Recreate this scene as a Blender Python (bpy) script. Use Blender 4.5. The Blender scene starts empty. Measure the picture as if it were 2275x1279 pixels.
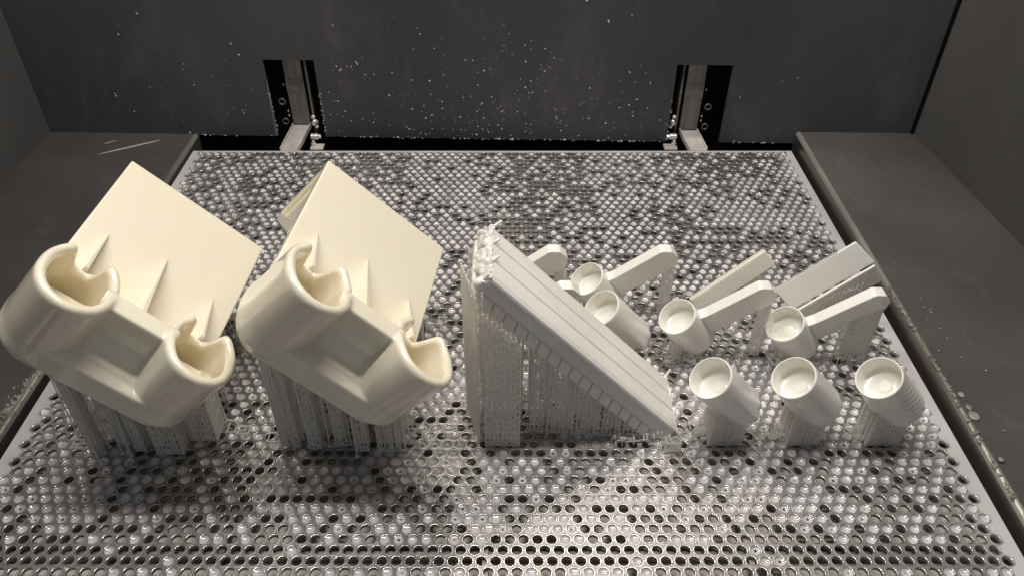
import bpy, math, random
import numpy as np
from mathutils import Vector, Matrix, noise
random.seed(7); rng=np.random.default_rng(7)
scene=bpy.context.scene
col=scene.collection
MM=0.001
# ------------------------------------------------------------------ camera
TH=math.atan(1411/1730.0)
cam=bpy.data.cameras.new('camera'); co=bpy.data.objects.new('camera',cam); col.objects.link(co)
cam.sensor_width=36; cam.lens=36*1730/2275.0
cam.shift_x=14.5/2275; cam.shift_y=0
cam.clip_start=.01; cam.clip_end=20
co.location=(13.3*MM,0,388*MM); co.rotation_euler=(math.pi/2-TH,0,0)
scene.camera=co
# ------------------------------------------------------------------ world + lamps
w=bpy.data.worlds.new('World'); scene.world=w; w.use_nodes=True
bg=w.node_tree.nodes['Background']; bg.inputs[0].default_value=(.88,.92,1,1); bg.inputs[1].default_value=.20
def area(name,loc,target,sx,sy,power,color):
    l=bpy.data.lights.new(name,'AREA'); l.shape='RECTANGLE'; l.size=sx; l.size_y=sy; l.energy=power; l.color=color
    o=bpy.data.objects.new(name,l); col.objects.link(o); o.location=loc
    d=Vector(target)-Vector(loc); o.rotation_euler=d.to_track_quat('-Z','Y').to_euler(); return o
area('ceiling_strip_lamp',(.0,.40,.92),(.0,.36,0),.80,.035,6.5,(1,.945,.90))
area('rear_warm_lamp',(.02,.69,.68),(.02,.27,0),.60,.03,1.9,(1,.92,.80))
scene.cycles.max_bounces=20; scene.cycles.diffuse_bounces=10; scene.cycles.transparent_max_bounces=32; scene.cycles.transmission_bounces=12
vs=scene.view_settings; vs.view_transform='Standard'; vs.look='None'; vs.exposure=0; vs.gamma=1

# ------------------------------------------------------------------ materials
def mat(name,color,rough=.5,metal=0,spec=.5,sss=0,sssr=(1,.8,.6),coat=0,trans=0,alpha=1):
    m=bpy.data.materials.new(name); m.use_nodes=True
    b=m.node_tree.nodes['Principled BSDF']
    b.inputs['Base Color'].default_value=(*color,1); b.inputs['Roughness'].default_value=rough
    b.inputs['Metallic'].default_value=metal; b.inputs['Specular IOR Level'].default_value=spec
    b.inputs['Subsurface Weight'].default_value=sss; b.inputs['Subsurface Radius'].default_value=sssr
    b.inputs['Subsurface Scale'].default_value=.004
    b.inputs['Coat Weight'].default_value=coat; b.inputs['Coat Roughness'].default_value=.12
    b.inputs['Transmission Weight'].default_value=trans; b.inputs['Alpha'].default_value=alpha
    return m
def N(m,t,**k):
    n=m.node_tree.nodes.new(t)
    for a,v in k.items(): setattr(n,a,v)
    return n
def L(m,a,b): m.node_tree.links.new(a,b)
def vary(m,scale,c1,c2,detail=6,lo=.35,hi=.65,stretch=(1,1,1),rough=None,bump=0,bscale=None,dist=.0004):
    b=m.node_tree.nodes['Principled BSDF']
    tc=N(m,'ShaderNodeTexCoord'); mp=N(m,'ShaderNodeMapping'); mp.inputs['Scale'].default_value=stretch
    L(m,tc.outputs['Object'],mp.inputs[0])
    n=N(m,'ShaderNodeTexNoise'); n.inputs['Scale'].default_value=scale; n.inputs['Detail'].default_value=detail
    L(m,mp.outputs[0],n.inputs['Vector'])
    r=N(m,'ShaderNodeValToRGB'); r.color_ramp.elements[0].position=lo; r.color_ramp.elements[1].position=hi
    r.color_ramp.elements[0].color=(*c1,1); r.color_ramp.elements[1].color=(*c2,1)
    L(m,n.outputs[0],r.inputs[0]); L(m,r.outputs[0],b.inputs['Base Color'])
    if rough:
        q=N(m,'ShaderNodeMapRange'); q.inputs[3].default_value=rough[0]; q.inputs[4].default_value=rough[1]
        q.inputs[1].default_value=lo; q.inputs[2].default_value=hi
        L(m,n.outputs[0],q.inputs[0]); L(m,q.outputs[0],b.inputs['Roughness'])
    if bump:
        n2=N(m,'ShaderNodeTexNoise'); n2.inputs['Scale'].default_value=bscale or scale*6; n2.inputs['Detail'].default_value=4
        L(m,mp.outputs[0],n2.inputs['Vector'])
        bp=N(m,'ShaderNodeBump'); bp.inputs['Strength'].default_value=bump; bp.inputs['Distance'].default_value=dist
        L(m,n2.outputs[0],bp.inputs['Height']); L(m,bp.outputs[0],b.inputs['Normal'])
    return m
M_cream=vary(mat('cream_resin',(.85,.79,.62),.26,sss=.4,coat=1.0),14,(.86,.795,.635),(.88,.82,.665),bump=.10,bscale=110,dist=.0003)
M_cup=vary(mat('white_resin',(.84,.81,.72),.36,sss=.12,coat=.4),20,(.87,.845,.77),(.89,.875,.81),bump=.10,bscale=140,dist=.0003)
M_bar=vary(mat('ivory_resin',(.74,.70,.62),.42,sss=.35,coat=.15),20,(.84,.81,.745),(.88,.855,.80),bump=.25,bscale=300)
M_ridge=vary(mat('ivory_resin_knurled',(.80,.76,.66),.4,sss=.3,coat=.3),20,(.79,.75,.65),(.82,.78,.68))
M_lump=vary(mat('wet_resin_drips',(.80,.77,.72),.12,sss=.4,coat=.6),60,(.74,.70,.66),(.86,.82,.78))
def clear_mat(name,color,rough,transp,transl):
    m=bpy.data.materials.new(name); m.use_nodes=True; nt=m.node_tree; b=nt.nodes['Principled BSDF']; out=nt.nodes['Material Output']
    b.inputs['Base Color'].default_value=(*color,1); b.inputs['Roughness'].default_value=rough
    tl=N(m,'ShaderNodeBsdfTranslucent'); tl.inputs[0].default_value=(*color,1)
    tp=N(m,'ShaderNodeBsdfTransparent')
    a=N(m,'ShaderNodeMixShader'); a.inputs[0].default_value=transl; L(m,b.outputs[0],a.inputs[1]); L(m,tl.outputs[0],a.inputs[2])
    c=N(m,'ShaderNodeMixShader'); c.inputs[0].default_value=transp; L(m,a.outputs[0],c.inputs[1]); L(m,tp.outputs[0],c.inputs[2])
    L(m,c.outputs[0],out.inputs[0]); return m
M_rod=clear_mat('support_resin',(.95,.94,.92),.25,.30,.50)
M_film=clear_mat('support_membrane',(.95,.94,.92),.2,.62,.50)
M_plate=vary(mat('wet_steel_plate',(.5,.5,.5),.3,metal=.55,coat=.25),9,(.20,.188,.188),(.33,.313,.31),detail=8,rough=(.28,.44))
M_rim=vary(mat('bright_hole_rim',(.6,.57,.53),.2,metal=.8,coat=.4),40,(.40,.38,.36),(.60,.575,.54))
M_margin=vary(mat('resin_coated_margin',(.6,.58,.58),.3,metal=.2,coat=.3),18,(.56,.54,.54),(.68,.66,.66))
M_meniscus=vary(mat('resin_meniscus',(.7,.68,.7),.12,sss=.15,coat=.6),60,(.43,.415,.42),(.66,.64,.64),detail=1,lo=.40,hi=.60)
M_dark=vary(mat('dark_painted_steel',(.045,.045,.043),.42,spec=.45),5,(.042,.039,.039),(.064,.059,.056),detail=9,rough=(.34,.52),bump=.12,bscale=60)
M_wall=vary(mat('dark_wall_sheet',(.05,.05,.05),.5,spec=.4),4,(.046,.047,.051),(.076,.076,.080),detail=10,rough=(.40,.58),stretch=(1,1,.6),bump=.1,bscale=90)
def smudge(m,amount=.5,sc=3.0):
    b=m.node_tree.nodes['Principled BSDF']; old=b.inputs['Base Color'].links[0].from_socket
    tc=N(m,'ShaderNodeTexCoord'); mp=N(m,'ShaderNodeMapping'); mp.inputs['Scale'].default_value=(1,1,.35); L(m,tc.outputs['Object'],mp.inputs[0])
    n=N(m,'ShaderNodeTexNoise'); n.inputs['Scale'].default_value=sc*4; n.inputs['Detail'].default_value=10; n.inputs['Roughness'].default_value=.7; n.inputs['Distortion'].default_value=1.2; L(m,mp.outputs[0],n.inputs['Vector'])
    r_=N(m,'ShaderNodeMapRange'); r_.inputs[1].default_value=.52; r_.inputs[2].default_value=.78; r_.inputs[4].default_value=amount; L(m,n.outputs[0],r_.inputs[0])
    mx=N(m,'ShaderNodeMix',data_type='RGBA'); L(m,r_.outputs[0],mx.inputs[0]); L(m,old,mx.inputs[6]); mx.inputs[7].default_value=(.20,.19,.18,1); L(m,mx.outputs[2],b.inputs['Base Color'])
smudge(M_wall,.45); smudge(M_dark,.18,5)
M_side=vary(mat('dark_side_sheet',(.055,.052,.048),.55,spec=.4),4,(.072,.071,.071),(.098,.096,.095),detail=9,rough=(.45,.6))
M_edge=vary(mat('worn_shelf_edge',(.16,.15,.13),.35,metal=.5),30,(.16,.15,.13),(.42,.40,.35),detail=8,stretch=(1,.2,1))
M_face=vary(mat('shelf_side_face',(.09,.085,.08),.32,metal=.6),24,(.07,.067,.06),(.20,.19,.17),detail=8,stretch=(1,.12,2))
M_black=mat('black_cavity',(.004,.004,.004),.8,spec=.1)
M_strap=vary(mat('brushed_strap',(.3,.27,.26),.45,metal=.8),40,(.20,.18,.175),(.30,.27,.255),stretch=(6,6,.4),detail=6)
M_steel=vary(mat('bright_steel',(.6,.58,.55),.3,metal=.35),60,(.48,.455,.42),(.68,.65,.60))
M_chrome=mat('bolt_steel',(.7,.7,.7),.2,metal=.6)
M_pool=vary(mat('liquid_resin',(.5,.48,.42),.06,spec=.5),2,(.60,.58,.52),(.72,.69,.62),detail=2)
M_rib=vary(mat('frame_rib',(.2,.19,.17),.4,metal=.4),40,(.10,.095,.085),(.34,.32,.28),stretch=(1,.3,1))
M_fleck=mat('dried_resin_fleck',(.42,.41,.39),.22,coat=.6)
M_smear=vary(mat('dried_resin_smear',(.42,.40,.35),.4,coat=.2),60,(.14,.13,.115),(.34,.32,.28))

# ------------------------------------------------------------------ mesh helpers (mm)
def tagp(o,label=None,cat=None,group=None,kind=None):
    for k,v in (('label',label),('category',cat),('group',group),('kind',kind)):
        if v: o[k]=v
    return o
def empty(name,loc,label,cat,group=None):
    o=bpy.data.objects.new(name,None); col.objects.link(o); o.location=Vector(loc)*MM; o.empty_display_size=.01
    return tagp(o,label,cat,group)
class MB:
    def __init__(s): s.v=[]; s.f=[]; s.n=0
    def add(s,v,f):
        v=np.asarray(v,float).reshape(-1,3); s.v.append(v); s.f+= [tuple(i+s.n for i in q) for q in f]; s.n+=len(v); return s
    def box(s,x0,x1,y0,y1,z0,z1,fr=None):
        v=np.array([[x,y,z] for x in(x0,x1) for y in(y0,y1) for z in(z0,z1)],float)
        if fr: v=fr[0]+v@fr[1]
        return s.add(v,[(0,1,3,2),(4,6,7,5),(0,4,5,1),(2,3,7,6),(0,2,6,4),(1,5,7,3)])
    def prism(s,poly,d):   # poly: list of 3d points, extruded by vector d
        p=np.array(poly,float); n=len(p); d=np.array(d,float)
        f=[tuple(range(n))[::-1],tuple(range(n,2*n))]+[(i,(i+1)%n,(i+1)%n+n,i+n) for i in range(n)]
        return s.add(np.vstack([p,p+d]),f)
    def rod(s,p,q,r,n=4,r2=None):
        p=np.array(p,float);q=np.array(q,float);d=q-p;l=np.linalg.norm(d)
        if l<1e-6: return s
        d/=l; a=np.array([0,0,1.]) if abs(d[2])<.9 else np.array([1.,0,0]); u=np.cross(d,a);u/=np.linalg.norm(u);v=np.cross(d,u)
        r2=r if r2 is None else r2
        c=[(math.cos(2*math.pi*i/n+.4),math.sin(2*math.pi*i/n+.4)) for i in range(n)]
        P=[p+r*(x*u+y*v) for x,y in c]+[q+r2*(x*u+y*v) for x,y in c]
        return s.add(P,[(i,(i+1)%n,(i+1)%n+n,i+n) for i in range(n)]+[tuple(range(n))[::-1],tuple(range(n,2*n))])
    def grid(s,fn,nu,nv,cu=True,cv=False):
        V=[fn(i/(nu if cu else nu-1),j/(nv if cv else nv-1)) for i in range(nu) for j in range(nv)]
        F=[]
        for i in range(nu if cu else nu-1):
            for j in range(nv if cv else nv-1):
                a=i*nv+j;b=i*nv+(j+1)%nv;c=((i+1)%nu)*nv+(j+1)%nv;d=((i+1)%nu)*nv+j
                F.append((a,b,c,d))
        return s.add(V,F)
    def blob(s,c,r,nu=8,nv=5,fr=None,jit=0):
        r=np.broadcast_to(np.array(r,float),(3,)); pts=[];F=[]
        pts.append((0,0,-1))
        for j in range(1,nv):
            t=math.pi*j/nv
            for i in range(nu):
                ph=2*math.pi*i/nu; pts.append((math.sin(t)*math.cos(ph),math.sin(t)*math.sin(ph),-math.cos(t)))
        pts.append((0,0,1)); pts=np.array(pts)
        if jit: pts*= (1+rng.uniform(-jit,jit,(len(pts),1)))
        pts=pts*r
        if fr is not None: pts=pts@fr
        for i in range(nu): F.append((0,1+(i+1)%nu,1+i))
        for j in range(nv-2):
            for i in range(nu): a=1+j*nu+i;b=1+j*nu+(i+1)%nu; F.append((a,b,b+nu,a+nu))
        l=len(pts)-1
        for i in range(nu): F.append((l,l-nu+i,l-nu+(i+1)%nu))
        return s.add(pts+np.array(c,float),F)
    def build(s,name,m,parent=None,smooth=False,bevel=0,kind=None,label=None,seg=2,ang=None):
        V=np.vstack(s.v); 
        if parent is not None and parent.get('_w') is not None: V=V-np.array(parent['_w'])
        me=bpy.data.meshes.new(name); me.from_pydata((V*MM).tolist(),[],s.f); me.materials.append(m)
        o=bpy.data.objects.new(name,me); col.objects.link(o)
        if smooth: me.polygons.foreach_set('use_smooth',[True]*len(me.polygons))
        if ang is not None:
            me.polygons.foreach_set('use_smooth',[True]*len(me.polygons)); me.set_sharp_from_angle(angle=math.radians(ang))
        if parent is not None: o.parent=parent
        if bevel:
            b=o.modifiers.new('bevel','BEVEL'); b.width=bevel*MM; b.segments=seg; b.limit_method='ANGLE'; b.angle_limit=math.radians(40)
            b.harden_normals=False
            me.polygons.foreach_set('use_smooth',[True]*len(me.polygons))
            wn=o.modifiers.new('wn','WEIGHTED_NORMAL'); wn.keep_sharp=False
        if kind: o['kind']=kind
        if label: o['label']=label
        return o
def thing(name,loc,label,cat,group=None):
    o=empty(name,loc,label,cat,group); o['_w']=list(map(float,loc)); return o
def struct(o): o['kind']='structure'; return o

def v3(*a): return np.array(a,float)
CAM=v3(13.3,0,388); cT,sT=math.cos(TH),math.sin(TH)
RX=v3(1,0,0); UP=v3(0,sT,cT); FW=v3(0,cT,-sT)
def ray(px,py): return (px-1123)/1730*RX-(py-639.5)/1730*UP+FW
def on_y(px,py,y): d=ray(px,py); return CAM+d*(y/d[1])
def on_z(px,py,z): d=ray(px,py); return CAM+d*((z-388)/d[2])
def unit(v): v=np.array(v,float); return v/np.linalg.norm(v)

# ================================================================== SETTING
def wallY(x): return 713.5-.03*x
# liquid resin far below the platform
mb=MB(); mb.box(-299,299,96,691,-75,-9); struct(mb.build('liquid_resin_surface',M_pool))
# tank walls (black box below shelves)
mb=MB(); mb.box(-334,-330,40,740,-90,-6); mb.box(330,334,40,740,-90,-6); mb.box(-330,330,36,40,-90,-6); mb.box(-334,334,778,782,-90,300)
mb.box(-334,334,736,778,-90,-84)
struct(mb.build('tank_wall',M_black))
# shelves with rolled inner edges
def shelf(name,side,pin_b,pin_f,zi_b,zi_f,pout_b,pout_f,zo_b,zo_f):
    # rows along y, profile from outer wall to inner edge then down
    mb=MB(); n=40; r=3.2
    prof=[]
    def fn(t,j):
        i=int(round(j*9)); y_in=pin_f[1]+(pin_b[1]-pin_f[1])*t; x_in=pin_f[0]+(pin_b[0]-pin_f[0])*t
        y_o=pout_f[1]+(pout_b[1]-pout_f[1])*t; x_o=pout_f[0]+(pout_b[0]-pout_f[0])*t
        zi=zi_f+(zi_b-zi_f)*t; zo=zo_f+(zo_b-zo_f)*t
        wob=.22*noise.noise(Vector((t*30,i*.3,side)))
        tab=[(x_o,y_o,zo),(x_in+side*14,y_in,zi+(zo-zi)*.1),(x_in+side*(r+1.4),y_in,zi-.2),(x_in+side*(r-.2),y_in,zi+.5),(x_in+side*1.2+wob*.4,y_in,zi-.6+wob*.3),
             (x_in+side*.1,y_in,zi-2.4),(x_in,y_in,zi-5),(x_in+wob*.5*side,y_in,zi-13),(x_in+wob*.4*side,y_in,zi-17),(x_in+side*3,y_in,zi-40)]
        return tab[i]
    V=[fn(a/(n-1),b/9) for a in range(n) for b in range(10)]
    F=[(a*10+b,a*10+b+1,(a+1)*10+b+1,(a+1)*10+b) for a in range(n-1) for b in range(9)]
    top=MB().add(V,[f for f in F if f[0]%10<2]); o=top.build(name,M_dark if side<0 else M_dark_lit,smooth=True); struct(o)
    edge=MB().add(V,[f for f in F if 2<=f[0]%10<5]); e=edge.build('rolled_edge',M_edge,smooth=True); e.parent=o
    fs=MB().add(V,[f for f in F if f[0]%10>=5]); q=fs.build('edge_face',M_face,smooth=True); q.parent=o
    return o
M_dark_lit=M_dark.copy(); M_dark_lit.name='right_shelf_lit_steel'  # same shelf steel, stronger light on the right painted into a brighter colour
for n_ in M_dark_lit.node_tree.nodes:
    if n_.type=='VALTORGB': n_.color_ramp.elements[0].color=(.055,.052,.050,1); n_.color_ramp.elements[1].color=(.086,.081,.077,1)
sr=shelf('right_shelf',1,(304.5,703.5),(305.5,60),15.5,6.5,(421,700.5),(468,60),15.5,8)
sl=shelf('left_shelf',-1,(-303.2,722),(-306.3,60),3.6,6,(-458,727.5),(-478,60),2.6,7)
# side walls
mb=MB(); mb.add([(421,700.5,14),(468,60,6),(468,-300,6),(468,-300,700),(468,60,700),(417,700.5,700)],[(0,1,2,3,4,5)]); struct(mb.build('right_wall',M_side))
mb=MB(); mb.add([(-458,727.5,0),(-455,727.5,700),(-485,60,700),(-485,-300,700),(-485,-300,6),(-478,60,6)],[(0,1,2,3,4,5)]); struct(mb.build('left_wall',M_side))
# back wall with two slots, ragged lower edge
xs=[-470,-304,-221,-172.5,177,230,304.8,425]
mb=MB()
def wp(x,z,dy=0): return (x,wallY(x)+dy,z)
ztop=700; zs=83; zb=2.2
zbl=[0,zb,zb,zb,zb,zb,8,8]
def wallpanel(x0,x1,z0,z1,rag=False):
    n=max(2,int((x1-x0)/3)) if rag else 2
    X=np.linspace(x0,x1,n)
    for i in range(n-1):
        za=z0+(0 if not rag else .9*noise.noise(Vector((X[i]*.11,3,1)))+.5*noise.noise(Vector((X[i]*.5,3,1))))
        zc=z0+(0 if not rag else .9*noise.noise(Vector((X[i+1]*.11,3,1)))+.5*noise.noise(Vector((X[i+1]*.5,3,1))))
        mb.prism([wp(X[i],za),wp(X[i+1],zc),wp(X[i+1],z1),wp(X[i],z1)],(0,3,0))
wallpanel(-470,-221,2.2 if False else -2,zs); wallpanel(-470,-304,-4,-1.9)
mb=MB()
wallpanel(-470,-306,-3,84); wallpanel(-306,-221,zb,84,True); wallpanel(-171.5,177,zb,84,True); wallpanel(230,306,zb,84,True); wallpanel(306,430,6,84)
wallpanel(-470,430,84.01,700)
bw=struct(mb.build('back_wall',M_wall))
# pale slot edge
mb=MB(); mb.prism([wp(-223.3,3,-.6),wp(-220.8,3,-.6),wp(-220.8,62,-.6),wp(-221.2,62,-.6)],(0,2,0)); o=mb.build('slot_edge',M_edge,parent=bw)
mb=MB(); mb.box(-460,430,738,741,-90,300); struct(mb.build('cavity_back',M_black))
mb=MB()
for (x0,x1) in((-240,-150),(150,250)): mb.box(x0,x1,716,738,-3,-1)
mb=MB(); mb.prism([(417.5,700,14),(420.5,699,14),(417,699,700),(414,700,700)],(0,1.5,0)); mb.build('corner_seam',M_black,bw)
# flecks of dried resin on the wall
mb=MB()
def fleck(x,z,s,ell=1,ang=0):
    c,n_=math.cos(ang),math.sin(ang)
    fr=np.array([[c,0,n_],[0,1,0],[-n_,0,c]])
    mb.blob((x,wallY(x)-.15,z),(s*ell,s*.5,s/ell**.5),6,4,fr,.2)
for i in range(470):
    z=2.5+abs(rng.normal(0,62)); 
    x=rng.normal(-10,120) if rng.random()<.8 else rng.uniform(-400,320)
    if rng.random()<.25: x=rng.normal(40,75); z=6+abs(rng.normal(0,30))
    if z>150 or abs(x)>430: continue
    if z<85 and (-224<x<-169 or 174<x<233): continue
    s=.2+rng.gamma(1.3,.24); 
    el=1 if rng.random()<.75 else rng.uniform(1.4,2.6)
    fleck(x,z,min(s,1.15),el,rng.uniform(0,3))
for i in range(100):   # lip beads along the lower edge
    x=rng.uniform(-300,302)
    if -224<x<-169 or 174<x<233: continue
    fleck(x,2.2+rng.normal(0,.5),.4+rng.gamma(1.2,.22),1.4,0)
for i in range(60):
    x=(-221 if rng.random()<.5 else -171)+rng.normal(0,.8); fleck(x,rng.uniform(2,50),.3+rng.gamma(1.3,.2),1.3,1.4)
for i in range(14):
    fleck(177+rng.normal(0,.6),rng.uniform(2,50),.3+rng.gamma(1.3,.2),1.2,1.4)
tagp(mb.build('resin_flecks',M_fleck,smooth=True,kind='stuff'),'small pale dried resin flecks scattered over the dark back wall','resin flecks')
# flecks and drips on shelves
mb=MB()
def shelf_z(x,y): 
    return (15.6 if y>640 else 8+(y-60)/640*7.5) if x>0 else 5.2-(y-60)/660*2.2
for (px,py,s) in ((1870,540,1),(1985,590,.8),(2035,730,.7),(2085,780,1),(2135,795,.9),(2060,712,.6),(2190,823,1.2),(2232,955,.9),(2160,520,.5),(1860,373,.7),(1895,450,.9),(1930,458,.7),(1870,295,.5),(1833,297,.5),(2140,745,.6),(2065,690,.8),(2020,655,.6)):
    p=on_z(px,py,11 if px>1700 else 4); p[2]=7.6+(p[1]-60)/640*8
    mb.blob(p,(s*.9,s*.6,.35),6,4,None,.2)
for (pa,pb,wd_) in (((205,347),(370,309),1.5),((228,322),(262,312),.8)):
    A0=on_z(*pa,3 if pa[0]<1000 else 12);B0=on_z(*pb,3 if pa[0]<1000 else 12); c=(A0+B0)/2; c[2]=(3.4 if pa[0]<1000 else 7.55+(c[1]-60)/640*8); dd=unit((B0-A0)*v3(1,1,0)); fr=np.array([dd,[-dd[1],dd[0],0],[0,0,1.]])
    mb.blob(c,(np.linalg.norm((B0-A0)[:2])/2,wd_,.12),14,4,fr,.06)
for k in range(5):
    p=on_z(2043+[0,8,22,41,55][k]*1.1,665+[0,19,30,66,88][k],11); p[2]=7.6+(p[1]-60)/640*8; mb.blob(p,(.5,.9+.3*(k%3),.2),5,4,None,.3)
tagp(mb.build('shelf_flecks',M_fleck,smooth=True,kind='stuff'),'small pale resin specks lying on the dark right shelf','resin flecks')
mb=MB()
for k in range(90):
    t=rng.random()**.8; y=205+t*260; x=305.2+ (y-60)*-.0015+rng.normal(2.4,.9)
    mb.blob((x,y,8.2+(y-60)/640*7.8-.6),(rng.gamma(2,.35)+.25,rng.gamma(2,.6)+.4,.35),7,4,None,.25)
for (y,r) in ((334,4.2),(352,2.6),(299,2.2),(341,3),(255,1.8)):
    mb.blob((312.5,y,11-.2),(r*.8,r,.8),10,5,None,.15)
tagp(mb.build('resin_drips',M_smear,smooth=True,kind='stuff'),'dried resin drips crusted along the edge of the right shelf','resin drips')
mb=MB()
for k in range(260):
    y=rng.uniform(295,385); wd=max(0,(388-y)/90); x=-307.5-abs(rng.normal(0,6*wd+1.2))
    a=.6; fr=np.array([[math.cos(a),math.sin(a),0],[-math.sin(a),math.cos(a),0],[0,0,1]])
    mb.blob((x,y,4.9),(rng.gamma(2,.25)+.25,rng.gamma(2,.7)+.4,.12),9,4,fr,.2)
tagp(mb.build('resin_smear',M_smear,smooth=True,kind='stuff'),'crusty smear of dried resin on the left shelf edge beside the leftmost bracket','resin smear')

# ================================================================== PERFORATED PLATFORM
P=7.85; RP=P*.866; NX=75; Y0=686.5; NR=87
plat=thing('perforated_platform',(0,393,0),'wet steel build platform perforated with rows of round holes, carrying all the printed parts','build platform')
zt=0.0
def hole_cells():
    V=[];F=[];holes=[];n0=0;MI=[]
    r_h=2.78
    for j in range(NR):
        y=Y0-j*RP; seg=24 if y<480 else 12
        long=(j%2==0); n=NX if long else NX-1; off=-(n-1)/2*P
        th=np.arange(seg)*2*math.pi/seg
        R=P/2
        # hex boundary radius (flat sides at 0,60..): 
        rr=R/np.cos((th+math.pi/6)%(math.pi/3)-math.pi/6)
        cs,sn=np.cos(th),np.sin(th)
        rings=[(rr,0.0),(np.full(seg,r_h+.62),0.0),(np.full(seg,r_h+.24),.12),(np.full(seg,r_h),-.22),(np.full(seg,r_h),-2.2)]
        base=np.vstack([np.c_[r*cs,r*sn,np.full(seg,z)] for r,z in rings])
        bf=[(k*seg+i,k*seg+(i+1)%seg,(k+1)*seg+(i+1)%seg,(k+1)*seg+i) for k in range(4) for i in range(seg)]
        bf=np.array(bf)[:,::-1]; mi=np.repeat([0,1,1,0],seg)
        for i in range(n):
            x=off+i*P
            b=base+v3(x,y,0)
            # one or two uneven rims
            V.append(b); F.append(bf+n0); MI.append(mi); n0+=len(b); holes.append((x,y,seg))
    return np.vstack(V),np.vstack(F),holes,np.concatenate(MI).astype(np.int32)
V,F,holes,RIM=hole_cells()
V=V-v3(0,393,0)
me=bpy.data.meshes.new('perforated_sheet'); me.vertices.add(len(V)); me.vertices.foreach_set('co',(V*MM).ravel())
me.loops.add(F.size); me.polygons.add(len(F)); me.loops.foreach_set('vertex_index',F.ravel().astype(np.int32))
me.polygons.foreach_set('loop_start',np.arange(0,F.size,4,dtype=np.int32)); me.polygons.foreach_set('use_smooth',np.ones(len(F),bool))
me.update(calc_edges=True); me.validate(); me.materials.append(M_plate); me.materials.append(M_rim); me.polygons.foreach_set('material_index',RIM)
o=bpy.data.objects.new('perforated_sheet',me); col.objects.link(o); o.parent=plat
# margins
mb=MB()
yb=693; yf=Y0-(NR-1)*RP-6.5
hr=P/math.sqrt(3)
for j in range(NR):
    y=Y0-j*RP; long=(j%2==0); n=NX if long else NX-1
    for sgn in(-1,1):
        xe=sgn*(n*P/2)      # flat side of last hex
        # side strip for this row: polygon following the zigzag
        pts=[(xe,y-hr/2),(xe,y+hr/2),(sgn*(n*P/2-P/2),y+hr),(sgn*300.3,y+hr),(sgn*300.3,y-hr/2)]
        if not long:  # valley rows
            pts=[(xe,y-hr/2),(xe,y+hr/2),(sgn*300.3,y+hr/2),(sgn*300.3,y-hr/2)]
        else:
            pts=[(xe,y-hr/2),(xe,y+hr/2),(sgn*(n*P/2-P/2),y+hr),(sgn*300.3,y+hr),(sgn*300.3,y-hr),(sgn*(n*P/2-P/2),y-hr)]
        if sgn>0: pts=pts[::-1]
        mb.add([(a,b,-.01) for a,b in pts],[tuple(range(len(pts)))])
# back and front zigzag
for (y,s_) in ((Y0,1),):
    for i in range(NX):
        x=-(NX-1)/2*P+i*P
        mb.add([(x-P/2,y+hr/2,-.01),(x,y+hr,-.01),(x+P/2,y+hr/2,-.01),(x+P/2,yb,-.01),(x-P/2,yb,-.01)],[(0,1,2,3,4)])
    for sgn in(-1,1): 
        x=sgn*NX*P/2; mb.add([(x,Y0,-.011),(sgn*300.3,Y0,-.011),(sgn*300.3,yb,-.011),(x,yb,-.011)],[(0,1,2,3)])
# skirts
mb.box(-300.3,-299.3,yf,yb-1,-8,-.03); mb.box(299.3,300.3,yf,yb-1,-8,-.03); mb.box(-300.3,300.3,yb-1,yb,-8,-.03)
mb.build('plate_margin',M_margin,plat)
# dried resin coating creeping in from the plate's long edges
nt=M_plate.node_tree; bs=nt.nodes['Principled BSDF']; old=bs.inputs['Base Color'].links[0].from_socket
tc=N(M_plate,'ShaderNodeTexCoord'); sx=N(M_plate,'ShaderNodeSeparateXYZ'); L(M_plate,tc.outputs['Object'],sx.inputs[0])
ab=N(M_plate,'ShaderNodeMath',operation='ABSOLUTE'); L(M_plate,sx.outputs[0],ab.inputs[0])
nz_=N(M_plate,'ShaderNodeTexNoise'); nz_.inputs['Scale'].default_value=30; L(M_plate,tc.outputs['Object'],nz_.inputs['Vector'])
m1_=N(M_plate,'ShaderNodeMath',operation='MULTIPLY_ADD'); L(M_plate,nz_.outputs[0],m1_.inputs[0]); m1_.inputs[1].default_value=.02; L(M_plate,ab.outputs[0],m1_.inputs[2])
mr=N(M_plate,'ShaderNodeMapRange'); mr.inputs[1].default_value=.288; mr.inputs[2].default_value=.303; L(M_plate,m1_.outputs[0],mr.inputs[0])
mx=N(M_plate,'ShaderNodeMix',data_type='RGBA'); L(M_plate,mr.outputs[0],mx.inputs[0]); L(M_plate,old,mx.inputs[6]); mx.inputs[7].default_value=(.60,.58,.58,1); L(M_plate,mx.outputs[2],bs.inputs['Base Color'])
# frame ribs below
for x in(-146,2,150):
    mb=MB(); mb.box(x-1.6,x+1.6,90,688,-8.8,-2.6); mb.build('frame_rib',M_rib,plat)
for y,t in((247,5),(548,3.5),(607,3)):
    mb=MB(); mb.box(-298,298,y-t,y+t,-8.9,-4.5); mb.build('cross_beam',M_rib,plat)
for x in(-297,297):
    mb=MB(); mb.box(x-2,x+2,90,690,-8.7,-2.6); mb.build('edge_rail',M_rib,plat)
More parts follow.
